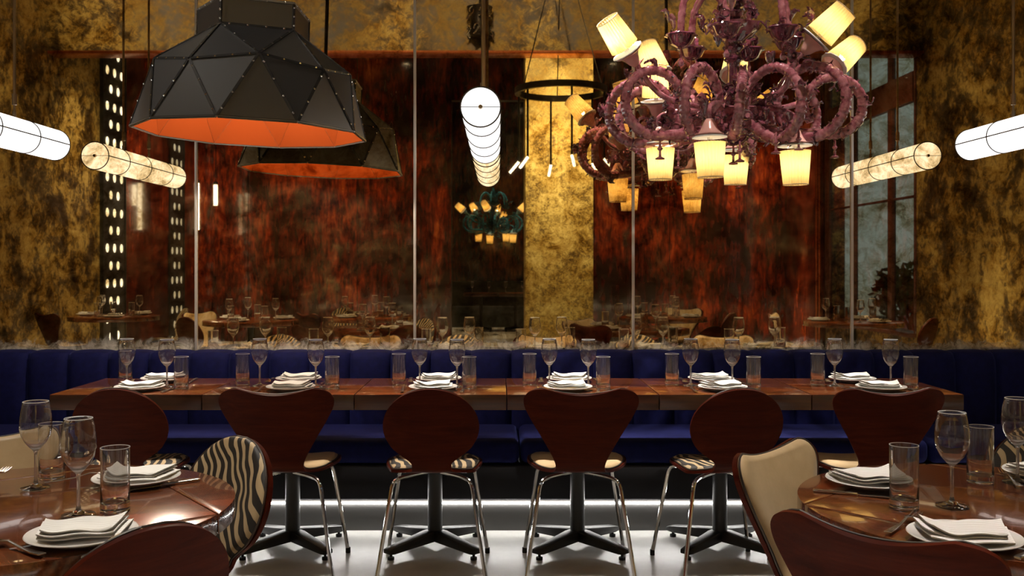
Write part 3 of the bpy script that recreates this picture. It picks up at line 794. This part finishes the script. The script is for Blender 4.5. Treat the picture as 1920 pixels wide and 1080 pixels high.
# left round table
g = 'on the round tables'
WINE.put(TP(67, 915, TZ), 0, 'tall wine glass at far left, before the cream chair', 'wine glasses ' + g)
WINE.put(TP(147, 966, TZ), 0, 'tall wine glass between two tumblers on the left round table', 'wine glasses ' + g)
TUMB.put(TP(97, 898, TZ), 0, 'water tumbler between the two left wine glasses', 'tumblers ' + g)
TUMB.put(TP(216, 958, TZ), 0, 'water tumbler before the napkin plate on left round table', 'tumblers ' + g)
p = TP(154, 1003, TZ + .012); plate_set(p.x, p.y, .22, 'in front on the left round table', g, 0)
p = TP(256, 897, TZ + .012); plate_set(p.x, p.y, -.1, 'at the back of the left round table', g, 1)
along(FORK, TP(98, 1052, TZ), TP(-40, 1010, TZ), 'steel fork at the bottom left corner of the photo', 'cutlery ' + g)
along(KNIFE, TP(310, 985, TZ), TP(120, 1060, TZ), 'steel knife half under the front plate of left table', 'cutlery ' + g)
along(KNIFE, TP(362, 903, TZ), TP(235, 922, TZ), 'steel knife beside the back plate of left table', 'cutlery ' + g)
along(FORK, TP(118, 905, TZ), TP(190, 893, TZ), 'steel fork left of the back plate of left table', 'cutlery ' + g)
along(FORK, TP(-60, 915, TZ), TP(14, 884, TZ), 'steel fork at the left edge below the cream chair', 'cutlery ' + g)
# right round table
WINE.put(TP(1785, 948, TZ), 0, 'tall wine glass in the middle of the right round table', 'wine glasses ' + g)
WINE.put(TP(1908, 905, TZ), 0, 'tall wine glass cut off at the right edge', 'wine glasses ' + g)
TUMB.put(TP(1695, 952, TZ), 0, 'water tumbler left of the wine glass on right round table', 'tumblers ' + g)
TUMB.put(TP(1838, 905, TZ), 0, 'water tumbler right of the wine glass, before the zebra chair', 'tumblers ' + g)
p = TP(1632, 902, TZ + .012); plate_set(p.x, p.y, .12, 'at the far left of the right round table', g, 0)
p = TP(1808, 1008, TZ + .012); plate_set(p.x, p.y, -.25, 'in front on the right round table', g, 1)
p = TP(1965, 888, TZ + .012); plate_set(p.x, p.y, .3, 'cut off at the right edge', g, 0)
along(KNIFE, TP(1530, 922, TZ), TP(1690, 936, TZ), 'steel knife in front of the far left plate of right table', 'cutlery ' + g)
along(FORK, TP(1652, 1012, TZ), TP(1732, 962, TZ), 'steel fork left of the front plate of right table', 'cutlery ' + g)
along(KNIFE, TP(1885, 1060, TZ), TP(2010, 1005, TZ), 'steel knife at the bottom right corner', 'cutlery ' + g)
along(FORK, TP(1920, 925, TZ), TP(1872, 880, TZ), 'steel fork beside the plate at the right edge', 'cutlery ' + g)
# tables seen only in the mirror
for k, (x, y, lab) in enumerate(EX):
    lab2 = ['table reflected far left', 'table reflected by first joint', 'table reflected left of column', 'table reflected right of column', 'table reflected near window'][k]
    for q in range(3):
        a = 1.2 + q * 2.09 + k * .5; c, s_ = math.cos(a), math.sin(a)
        w = ['nearest the mirror', 'on its left', 'on its right'][q]
        plate_set(x + c * .33, y + s_ * .33, a, '%s, %s' % (w, lab2), 'seen in the mirror', q)
        WINE.put((x + math.cos(a + .55) * .26, y + math.sin(a + .55) * .26, TZ), 0, 'wine glass %s, on %s' % (w, lab2), 'wine glasses seen in the mirror')
        TUMB.put((x + math.cos(a + 1.0) * .20, y + math.sin(a + 1.0) * .20, TZ), 0, 'tumbler %s, on %s' % (w, lab2), 'tumblers seen in the mirror')

# ------------------------------------------------------------------ tube pendants
def make_tube_pendant():
    r = empty('tube_pendant'); tag(r, 'x', 'pendant light')
    Ln, R = 1.40, .080
    def cyl(y0, y1, rad, n=36): return MB().tube([(0, y0, 0), (0, y1, 0)], rad, n)
    cyl(-Ln / 2, Ln / 2, R).build('glass_tube', 'tube_light', r, angle=50)
    for y in (-Ln / 2 + .28, -Ln / 2 + .70, -Ln / 2 + 1.07):
        MB().tube([(R * 1.01 * math.cos(t), y, R * 1.01 * math.sin(t)) for t in [2 * PI * k / 36 for k in range(37)]], .0032, 6, cap=False).build('band_ring', 'wire_grey', r)
    for s in (-1, 1):
        MB().tube([(R * 1.012 * math.cos(t), s * Ln / 2, R * 1.012 * math.sin(t)) for t in [2 * PI * k / 36 for k in range(37)]], .003, 6, cap=False).build('end_ring', 'wire_grey', r)
        MB().tube([(s * (R + .001), -Ln / 2, 0), (s * (R + .001), Ln / 2, 0)], .0030, 6).build('side_wire', 'wire_grey', r)
        cp = MB().tube([(-R, s * (Ln / 2 + .001), 0), (R, s * (Ln / 2 + .001), 0)], .0014, 6).build('end_bar', 'wire_grey', r)
        MB().tube([(0, s * (Ln / 2), 0), (0, s * (Ln / 2 + .012), 0)], [.010, .008], 12).build('end_knob', 'rod_metal', cp)
        y = .05 + s * .22
        rd = MB().tube([(0, y, R + .11), (0, y, ZC - 1.946)], .007, 10).build('suspension_rod', 'rod_metal', r)
        MB().tube([(0, y, R - .003), (0, y, R + .03), (0, y, R + .032), (0, y, R + .06), (0, y, R + .062), (0, y, R + .115)], [.009, .009, .006, .006, .012, .012], 10).build('coupling', 'rod_metal', rd)
    return Proto(r)
TUBE = make_tube_pendant()
for x, lab, yc in ((-2.352, 'white glowing tube pendant at the left edge of the photo', 4.445), (-.073, 'white glowing tube pendant seen end-on in the middle', 4.60), (2.50, 'white glowing tube pendant at the right edge of the photo', 4.445)):
    TUBE.put((x, yc, 1.946), 0, lab, 'tube pendants')

# ------------------------------------------------------------------ faceted dome pendant
def dome_pendant():
    r = empty('dome_pendant', (-1.145, 4.5, 1.92)); tag(r, 'large black faceted dome pendant with orange inside above the long table', 'pendant light')
    r.rotation_euler = (0, math.radians(1.7), 0)
    R = .530
    def pt(deg, rad, z):
        a = math.radians(deg); return Vector((math.sin(a) * rad * R, -math.cos(a) * rad * R, z * R))
    t0 = -19.0
    U = [pt(t0 + 72 * k, .505, .845) for k in range(5)]
    V = [pt(t0 + 72 * k, .894, .470) for k in range(5)]
    Mi = [pt(t0 + 36 + 72 * k, .851, .535) for k in range(5)]
    RM = [pt(t0 + 18 + 36 * k, 1.0, 0.0) for k in range(10)]
    tris = []
    for k in range(5):
        k2 = (k + 1) % 5
        tris += [(U[k], V[k], Mi[k]), (U[k], Mi[k], U[k2]), (U[k2], Mi[k], V[k2])]
        a, b, c = RM[(2 * k - 1) % 10], RM[2 * k], RM[(2 * k + 1) % 10]
        tris += [(a, b, V[k]), (V[k], b, Mi[k]), (b, c, Mi[k]), (Mi[k], c, V[k2])]
    T = .008; edges = {}
    cen = Vector((0, 0, .25 * R))
    def panel(poly, name='panel', mats=('shade_black', 'shade_orange'), ins=.004):
        c = sum(poly, Vector()) / len(poly); n = (poly[1] - poly[0]).cross(poly[2] - poly[0]).normalized()
        if n.dot(c - cen) < 0: n = -n; poly = poly[::-1]
        o = [p + (c - p).normalized() * ins for p in poly]; i2 = [p - n * T for p in o]; k = len(o)
        mb = MB(); mb.add(o + i2, [tuple(range(k))] + [(q, q + k, (q + 1) % k + k, (q + 1) % k) for q in range(k)], 0)
        mb.add(i2, [tuple(range(k - 1, -1, -1))], 1)
        mb.build(name, list(mats), r, smooth=False)
        for q in range(len(poly)):
            a, b = poly[q], poly[(q + 1) % len(poly)]
            key = tuple(sorted([tuple(round(x, 4) for x in a), tuple(round(x, 4) for x in b)]))
            edges.setdefault(key, [a, b, Vector()]); edges[key][2] += n
    for t in tris: panel(list(t))
    # pentagonal collar
    top = [Vector((p.x * 1.0, p.y * 1.0, p.z + .118)) for p in U]
    for k in range(5):
        k2 = (k + 1) % 5; panel([U[k], U[k2], top[k2], top[k]], 'collar_panel', ('shade_black', 'shade_black'))
    mb = MB(); mr = MB()
    for a, b, n in edges.values():
        n = n.normalized(); d = (b - a); l = d.length; d /= l; s = d.cross(n)
        if True:
            w = .0055; h0, h1 = -.006, .004
            q = [a + d * .004, b - d * .004]
            vs = [p + s * sx * w + n * hh for p in q for (sx, hh) in ((-1, h0), (1, h0), (1, h1), (-1, h1))]
            mb.add(vs, [(0, 1, 2, 3), (7, 6, 5, 4), (0, 4, 5, 1), (1, 5, 6, 2), (2, 6, 7, 3), (3, 7, 4, 0)])
        if min(a.z, b.z) < .001 and max(a.z, b.z) < .001: continue
        cnt = 4 if l > .2 else 3
        for k in range(cnt):
            p = a + d * l * (k + .5) / cnt + n * .004
            m3 = Matrix((s, d, n)).transposed()
            ring = [p + m3 @ Vector((.0058 * math.cos(t), .0058 * math.sin(t), 0)) for t in [PI / 3 * q2 for q2 in range(6)]]
            mr.add(ring + [p + n * .004], [(j, (j + 1) % 6, 6) for j in range(6)])
    mb.build('seam_flanges', 'flange_black', r, smooth=False)
    tag(mr.build('rivets', 'chrome', r), kind='stuff')
    # light edges: rim strip and collar lip
    rim = MB()
    for k in range(10):
        a, b = RM[k], RM[(k + 1) % 10]; rim.tube([a, b], .0045, 6)
    rim.build('rim_edge', 'shade_edge', r)
    lip = MB()
    for k in range(5):
        lip.tube([top[k], top[(k + 1) % 5]], .007, 6)
    lip.build('collar_lip', 'shade_edge', r)
    MB().add(top, [tuple(range(5))]).add([p - Vector((0, 0, .01)) for p in top], [(4, 3, 2, 1, 0)]).build('collar_cap', 'shade_black', r, smooth=False)
    MB().tube([(0, 0, .84 * R + .11), (0, 0, ZC - 1.93)], .012, 10).build('suspension_rod', 'dark_metal', r)
    sk = MB().lathe([(.03, .40), (.03, .52), (.012, .58)], 16).build('lamp_socket', 'dark_metal', r)
    MB().lathe([(.0, .27), (.03, .28), (.045, .31), (.04, .345), (.022, .38), (.02, .40)], 16).build('bulb', 'bulb', sk)
    ld = bpy.data.lights.new('dome_light', 'POINT'); ld.energy = 70; ld.color = (1, .86, .68); ld.shadow_soft_size = .04
    lo = link('dome_light', ld, r); lo.location = (0, 0, .22)
dome_pendant()

# ------------------------------------------------------------------ glass chandeliers
def chandelier():
    r = empty('glass_chandelier', (1.088, 4.5, 0)); tag(r, 'ornate purple blown glass chandelier with pleated lampshades over the long table', 'chandelier')
    rnd = random.Random(5)
    # stem
    st = [(.0, 1.86), (.02, 1.865), (.05, 1.88), (.075, 1.905), (.05, 1.93), (.085, 1.955), (.11, 1.985), (.085, 2.02), (.04, 2.04), (.055, 2.07), (.035, 2.10), (.030, 2.13), (.026, 2.22), (.03, 2.25), (.045, 2.26), (.03, 2.275), (.035, 2.30), (.05, 2.315),
          (.04, 2.33), (.045, 2.345), (.085, 2.375), (.10, 2.41), (.085, 2.43), (.03, 2.44), (.05, 2.47), (.075, 2.50), (.06, 2.54), (.03, 2.56), (.045, 2.62), (.03, 2.66), (.02, 2.70)]
    MB().lathe(st, 24, ruffle=(.05, 8)).build('stem', 'plum_glass', r, angle=60)
    MB().tube([(0, 0, 2.68), (0, 0, ZC)], .010, 8).build('suspension_rod', 'dark_metal', r)
    MB().lathe([(.03, 1.955), (.10, 1.975), (.145, 2.015), (.155, 2.02), (.15, 2.025), (.09, 1.99), (.03, 1.97)], 32, ruffle=(.08, 10), closed=True).build('bowl', 'purple_glass', r, angle=70)
    MB().lathe([(.03, 2.35), (.08, 2.37), (.115, 2.405), (.122, 2.42), (.115, 2.42), (.07, 2.385), (.03, 2.365)], 32, ruffle=(.08, 8), closed=True).build('bowl', 'purple_glass', r, angle=70)
    def rz(p, ang):   # radial profile (rad, z, side) turned to angle (0 = towards the camera)
        c, s = math.cos(ang), math.sin(ang); rad, z, sd = p
        return Vector((s * rad + c * sd, -c * rad + s * sd, z))
    def ribbed(path, n, r0, r1, seg):
        pts = catmull(path, n); rad = []
        for i in range(n + 1):
            t = i / n; f = (t * seg) % 1.0
            rad.append((r0 + (r1 - r0) * t) * (.66 + .30 * math.sin(PI * f) ** .6 + (.22 if f < .15 else 0)))
        return pts, rad
    leafpos = []
    # looped arms
    for k, (deg, R0, rr, zz, tw) in enumerate(((-100, .43, .145, 2.03, .3), (-72, .40, .150, 2.04, -.5), (-38, .34, .150, 2.02, .6), (-10, .30, .13, 2.00, 1.0), (28, .27, .155, 2.02, -1.1), (52, .36, .16, 2.03, .55), (84, .45, .13, 2.04, -.2),
                                         (120, .40, .15, 2.04, .4), (155, .36, .15, 2.02, -.5), (205, .38, .15, 2.03, .5), (240, .42, .15, 2.02, -.3))):
        a = math.radians(deg)
        pr = [(.05, 1.99, 0), (.14, 1.93, 0)]
        for q in range(9):
            th = -PI * .5 + q / 8 * 2 * PI * .88 - .2
            pr.append((R0 + rr * math.cos(th), zz + rr * math.sin(th), tw * .07 * (q / 8 - .3)))
        pts, rad = ribbed([rz(p, a) for p in pr], 180, .0290, .0210, 20)
        mb = MB().tube(pts, rad, 10)
        MBs = mb.build('looped_arm', 'purple_glass', r, angle=80)
        sp = MB()
        for i in range(12, 180, 7):
            t = (pts[min(i + 1, 180)] - pts[i - 1]).normalized(); nn = t.orthogonal().normalized()
            q = Matrix.Rotation(rnd.random() * 6.28, 3, t) @ nn
            sp.tube([pts[i] + q * rad[i] * .8, pts[i] + q * (rad[i] + .020)], [.0075, .001], 5)
        tag(sp.build('thorns', 'plum_glass', MBs), kind='stuff')
        for i in (40, 86, 124, 160): leafpos.append((pts[i], (pts[i] - Vector((0, 0, 2.03))).normalized()))
        leafpos.append((pts[-1], Vector((0, 0, 1)))); leafpos.append((pts[16], Vector((0, 0, -1))))
    # arched upper arms ending in cups
    for deg in (-75, -20, 40, 95, 150, 215):
        a = math.radians(deg)
        pts, rad = ribbed([rz(p, a) for p in ((.03, 2.46, 0), (.08, 2.56, 0), (.16, 2.61, 0), (.24, 2.54, 0), (.262, 2.44, 0), (.265, 2.375, 0))], 50, .021, .018, 12)
        ar = MB().tube(pts, rad, 10).build('arched_arm', 'purple_glass', r, angle=80)
        c = MB().lathe([(.0, -.045), (.02, -.042), (.045, -.025), (.06, .005), (.075, .012), (.07, .018), (.05, .01), (.03, .02), (.0, .022)], 20, ruffle=(.07, 7)).build('glass_cup', 'plum_glass', ar, angle=70)
        c.location = rz((.265, 2.345, 0), a)
        d = MB().lathe([(.0, -.13), (.012, -.125), (.016, -.11), (.006, -.09), (.010, -.07), (.004, -.05), (.004, -.03)], 10).build('glass_drop', 'purple_glass', ar); d.location = c.location
        for q in range(3): leafpos.append((rz((.265 + .04 * q, 2.36 + .02 * q, .03 * (q - 1)), a), Vector((math.sin(a), -math.cos(a), .6)).normalized()))
    # lamps: bell cup, ruffled rim, pleated shade and bulb, all along local +z
    cup = MB().lathe([(.0, -.010), (.016, -.006), (.026, .012), (.034, .034), (.046, .052), (.062, .060), (.058, .064), (.03, .058), (.0, .056)], 24, ruffle=(.03, 9)).mesh('lamp_cup', angle=70)
    disc = MB().lathe([(.0, .066), (.06, .066), (.074, .070), (.074, .074), (.06, .072), (.0, .072)], 28, ruffle=(.03, 12)).mesh('rim_disc', angle=60)
    stalk = MB().tube([(0, 0, .07), (0, 0, .10)], .010, 8).mesh('lamp_stalk')
    n = 56; vs = []; zs = ((.064, .094), (.058, .166), (.0515, .243))
    for (rr, z) in zs:
        vs += [(rr * (1 + .05 * (1 if j % 2 else -1)) * math.cos(2 * PI * j / n), rr * (1 + .05 * (1 if j % 2 else -1)) * math.sin(2 * PI * j / n), z) for j in range(n)]
    shade = MB().add(vs, [(i * n + j, i * n + (j + 1) % n, (i + 1) * n + (j + 1) % n, (i + 1) * n + j) for i in range(2) for j in range(n)]).mesh('lamp_shade', smooth=False)
    trim = MB().tube([(.0535 * math.cos(t), .0535 * math.sin(t), .242) for t in [2 * PI * k / 28 for k in range(29)]], .0022, 6, cap=False).mesh('shade_trim')
    bulb = MB().lathe([(.0, .10), (.010, .10), (.013, .125), (.021, .155), (.023, .172), (.016, .190), (.0, .197)], 16).mesh('bulb')
    for me, k in ((cup, 'pink_glass'), (disc, 'porcelain'), (stalk, 'clear_glass'), (shade, 'shade'), (trim, 'cream'), (bulb, 'bulb')): me.materials.append(M[k])
    lamps = [((-.464, -.08, 2.225), (-.55, -.30, .72)), ((.245, -.26, 2.24), (.62, -.28, .66)), ((.475, .16, 2.225), (.70, .22, .62)), ((-.32, .22, 2.035), (-.08, -.28, .95)), ((-.27, .34, 2.20), (-.30, .25, .9)), ((.10, .42, 2.22), (.2, .5, .8)),
             ((-.325, .08, 1.955), (0, 0, -1)), ((-.194, -.38, 1.925), (.02, 0, -1)), ((.10, .36, 1.955), (0, .05, -1)), ((.211, -.24, 1.905), (.02, 0, -1))]
    for pos, d in lamps:
        pos = Vector(pos); d = Vector(d).normalized()
        c = link('lamp_cup', cup, r); c.location = pos; c.rotation_euler = d.to_track_quat('Z', 'Y').to_euler()
        for nm, me in (('rim_disc', disc), ('lamp_stalk', stalk), ('lamp_shade', shade), ('shade_trim', trim), ('bulb', bulb)): link(nm, me, c)
        back = pos - d * .005
        inner = Vector((pos.x * .25, pos.y * .25, 2.03)); midp = Vector((pos.x * .7, pos.y * .7, (pos.z + 2.03) / 2 - (.05 if d.z > 0 else -.04)))
        pts, rad = ribbed([inner, midp, back - d * .05, back], 36, .016, .014, 9)
        MB().tube(pts, rad, 10).build('lamp_arm', 'purple_glass', r, angle=80)
        for q in range(4):
            ang = q * PI / 2 + .4; o = d.orthogonal().normalized(); o = Matrix.Rotation(ang, 3, d) @ o
            leafpos.append((pos + o * .03 - d * .02, (o * .8 - d * .3).normalized()))
    # leaves, curls and flowers
    A, B = [], []
    for i in range(9):
        t = i / 8; w = .022 * math.sin(PI * (t * .9 + .06)) ** .7; y = .085 * t; z = .03 * math.sin(t * 2.6); ra, rb = [], []
        for j in range(5):
            u = j / 2 - 1; ra.append((u * w, y * (1 - .25 * t * t), z + .012 * u * u * (1 + .3 * math.sin(t * 20)) + .003)); rb.append((u * w, y * (1 - .25 * t * t), z + .012 * u * u * (1 + .3 * math.sin(t * 20))))
        A.append(ra); B.append(rb)
    leaf = MB().gridsolid(A, B).mesh('leaf', angle=70); leaf.materials.append(M['plum_glass'])
    leaf2 = leaf.copy(); leaf2.materials.clear(); leaf2.materials.append(M['purple_glass'])
    cp = [(.03 * (1 - t * .75) * math.cos(t * 9), .02 + .05 * t, .03 * (1 - t * .75) * math.sin(t * 9)) for t in [k / 30 for k in range(31)]]
    curl = MB().tube([(0, 0, 0)] + cp, [.005] + [.0055 - .003 * k / 30 for k in range(31)], 6).mesh('curl', angle=80); curl.materials.append(M['plum_glass'])
    fl = MB()
    for q in range(6):
        a = q * PI / 3; c, s = math.cos(a), math.sin(a); P1, P2 = [], []
        for i in range(5):
            t = i / 4; w = .012 * math.sin(PI * (t * .8 + .12)); rr = .006 + .030 * t; z = .022 + .016 * math.sin(t * 2.4)
            P1.append([(rr * c - w * u * s, rr * s + w * u * c, z + .004 * abs(u)) for u in (-1, 0, 1)]); P2.append([(rr * c - w * u * s, rr * s + w * u * c, z - .0025 + .004 * abs(u)) for u in (-1, 0, 1)])
        fl.gridsolid(P1, P2)
    fl.lathe([(.0, 0.0), (.004, .0), (.005, .02), (.010, .028), (.006, .036), (.0, .038)], 8)
    flower = fl.mesh('flower', angle=70); flower.materials.append(M['plum_glass'])
    for k in range(90):      # the thicket round the middle
        a = rnd.random() * 2 * PI; rr = rnd.uniform(.05, .22); z = rnd.choice([rnd.uniform(1.93, 2.14), rnd.uniform(1.93, 2.14), rnd.uniform(2.30, 2.56)])
        if z > 2.2: rr *= .75
        leafpos.append((Vector((rr * math.sin(a), -rr * math.cos(a), z)), Vector((math.sin(a), -math.cos(a), rnd.uniform(-.5, .8))).normalized()))
    for k, (p, d) in enumerate(leafpos):
        q = rnd.random(); me, nm = (leaf, 'leaf') if q < .34 else (leaf2, 'leaf') if q < .5 else (curl, 'curl') if q < .75 else (flower, 'flower')
        dj = (d + Vector((rnd.uniform(-.5, .5), rnd.uniform(-.5, .5), rnd.uniform(-.5, .5)))).normalized()
        o = link(nm, me, r); o.location = p; o.rotation_euler = dj.to_track_quat('Z' if nm == 'flower' else 'Y', 'Z' if nm != 'flower' else 'Y').to_euler()
        s = rnd.uniform(.65, 1.1); o.scale = (s, s, s)
    drop = MB().lathe([(.0, -.095), (.020, -.094), (.022, -.088), (.006, -.080), (.005, -.055), (.014, -.045), (.006, -.035), (.004, 0)], 12).mesh('glass_drop', angle=70); drop.materials.append(M['purple_glass'])
    for (x, y, z) in ((.10, -.34, 1.88), (.21, -.30, 1.90), (.47, .0, 1.90), (-.36, -.12, 1.88), (-.02, -.2, 1.86), (.0, .0, 1.87), (-.2, .3, 1.88)):
        o = link('glass_drop', drop, r); o.location = (x, y, z)
    return r
purple = chandelier()
def teal_copy():
    o = copy_tree(purple); o.location = (-.10, -7.1, 0.02); o.rotation_euler = (0, 0, 2.6)
    o['label'] = 'teal glass chandelier in the farther room, reflected left of the gold column'
    sw = {'purple_glass': 'teal_glass', 'plum_glass': 'ink_glass', 'pink_glass': 'sky_glass'}
    stack = [o]
    while stack:
        q = stack.pop(); stack += kids(q)
        if q.type == 'MESH':
            nm = q.data.materials[0].name
            if nm in sw:
                q.material_slots[0].link = 'OBJECT'; q.material_slots[0].material = M[sw[nm]]
teal_copy()

# ------------------------------------------------------------------ fixtures seen in the mirror
def ring_fixture():
    r = empty('ring_chandelier', (.70, -.12, 3.26)); tag(r, 'dark metal ring light with small white tubes, reflected before the gold column', 'chandelier')
    R = .50
    MB().lathe([(R - .02, -.035), (R + .02, -.035), (R + .02, .035), (R - .02, .035)], 48, closed=True).build('ring', 'dark_metal', r, angle=50)
    for k in range(6):
        a = k * PI / 3 + .35; x, y = R * math.cos(a), R * math.sin(a)
        MB().tube([(x, y, 0), (x, y, -.78)], .012, 8).build('drop_rod', 'dark_metal', r)
        t = MB().tube([(x, y, -.78), (x + .11 * math.cos(a), y + .11 * math.sin(a), -.90)], .016, 10).build('small_tube', 'small_tube', r)
    for k in range(3):
        a = k * 2 * PI / 3 + .5; MB().tube([(R * math.cos(a), R * math.sin(a), 0), (0, 0, ZC - 3.26)], .006, 6).build('hanger', 'dark_metal', r)
ring_fixture()
def stick_light(x, y, z0, z1, label):
    r = empty('stick_light', (x, y, 0)); tag(r, label, 'pendant light', 'vertical stick lights')
    MB().tube([(0, 0, z0), (0, 0, z1)], .032, 12).build('light_tube', 'small_tube', r)
    MB().tube([(0, 0, z1), (0, 0, z1 + .05)], .036, 12).build('cap', 'dark_metal', r)
    MB().tube([(0, 0, z1), (0, 0, ZC)], .006, 6).build('cable', 'dark_metal', r)
stick_light(-4.72, -4.4, 1.85, 2.58, 'longer vertical white stick light beside the left mirror joint')
stick_light(-4.52, -4.7, 2.25, 2.58, 'shorter vertical white stick light beside the left mirror joint')
def far_room():
    r = empty('far_bench', (0, -9.4, 0)); tag(r, 'dark upholstered bench in the farther room, reflected low', 'bench')
    MB().box(-3.4, 3.4, -.5, .1, 0, .45).build('seat', 'black_sheet', r, bevel=.03)
    MB().box(-3.4, 3.4, -.7, -.48, 0, .95).build('backrest', 'black_sheet', r, bevel=.03)
    t = sqt.put((-.35, -8.3, 0), 0, 'square wooden table in the farther room, left of its pair', 'tables in the farther room')
    t = sqt.put((.33, -8.3, 0), 0, 'square wooden table in the farther room, right of its pair', 'tables in the farther room')
    for k in range(4):
        WINE.put((-.52 + k * .33, -8.3 + .1 * (k % 2), TZ), 0, 'wine glass %s from left on the farther room table' % ORD[k], 'wine glasses in the farther room')
far_room()

def knot_pendant():
    r = empty('knot_pendant', (-.22, -.30, 4.08)); tag(r, 'small black pendant wrapped in chrome swirls, reflected above the middle tube light', 'pendant light')
    MB().lathe([(.0, -.17), (.09, -.165), (.125, -.12), (.10, 0.0), (.135, .12), (.15, .17), (.0, .17)], 24).build('body', 'dark_metal', r, angle=60)
    rnd = random.Random(2)
    for k in range(14):
        a = k * 2 * PI / 14; z = .10 if k % 2 else -.10
        pts = [((.135 + .012 * math.sin(t * 3)) * math.cos(a + .22 * math.cos(t * 2.2)), (.135 + .012 * math.sin(t * 3)) * math.sin(a + .22 * math.cos(t * 2.2)), z + .055 * math.sin(t * 1.7)) for t in [q / 14 * 4 for q in range(15)]]
        MB().tube(pts, .009, 6).build('swirl', 'chrome', r)
    MB().tube([(0, 0, .17), (0, 0, ZC - 4.08)], .008, 8).build('suspension_rod', 'dark_metal', r)
knot_pendant()
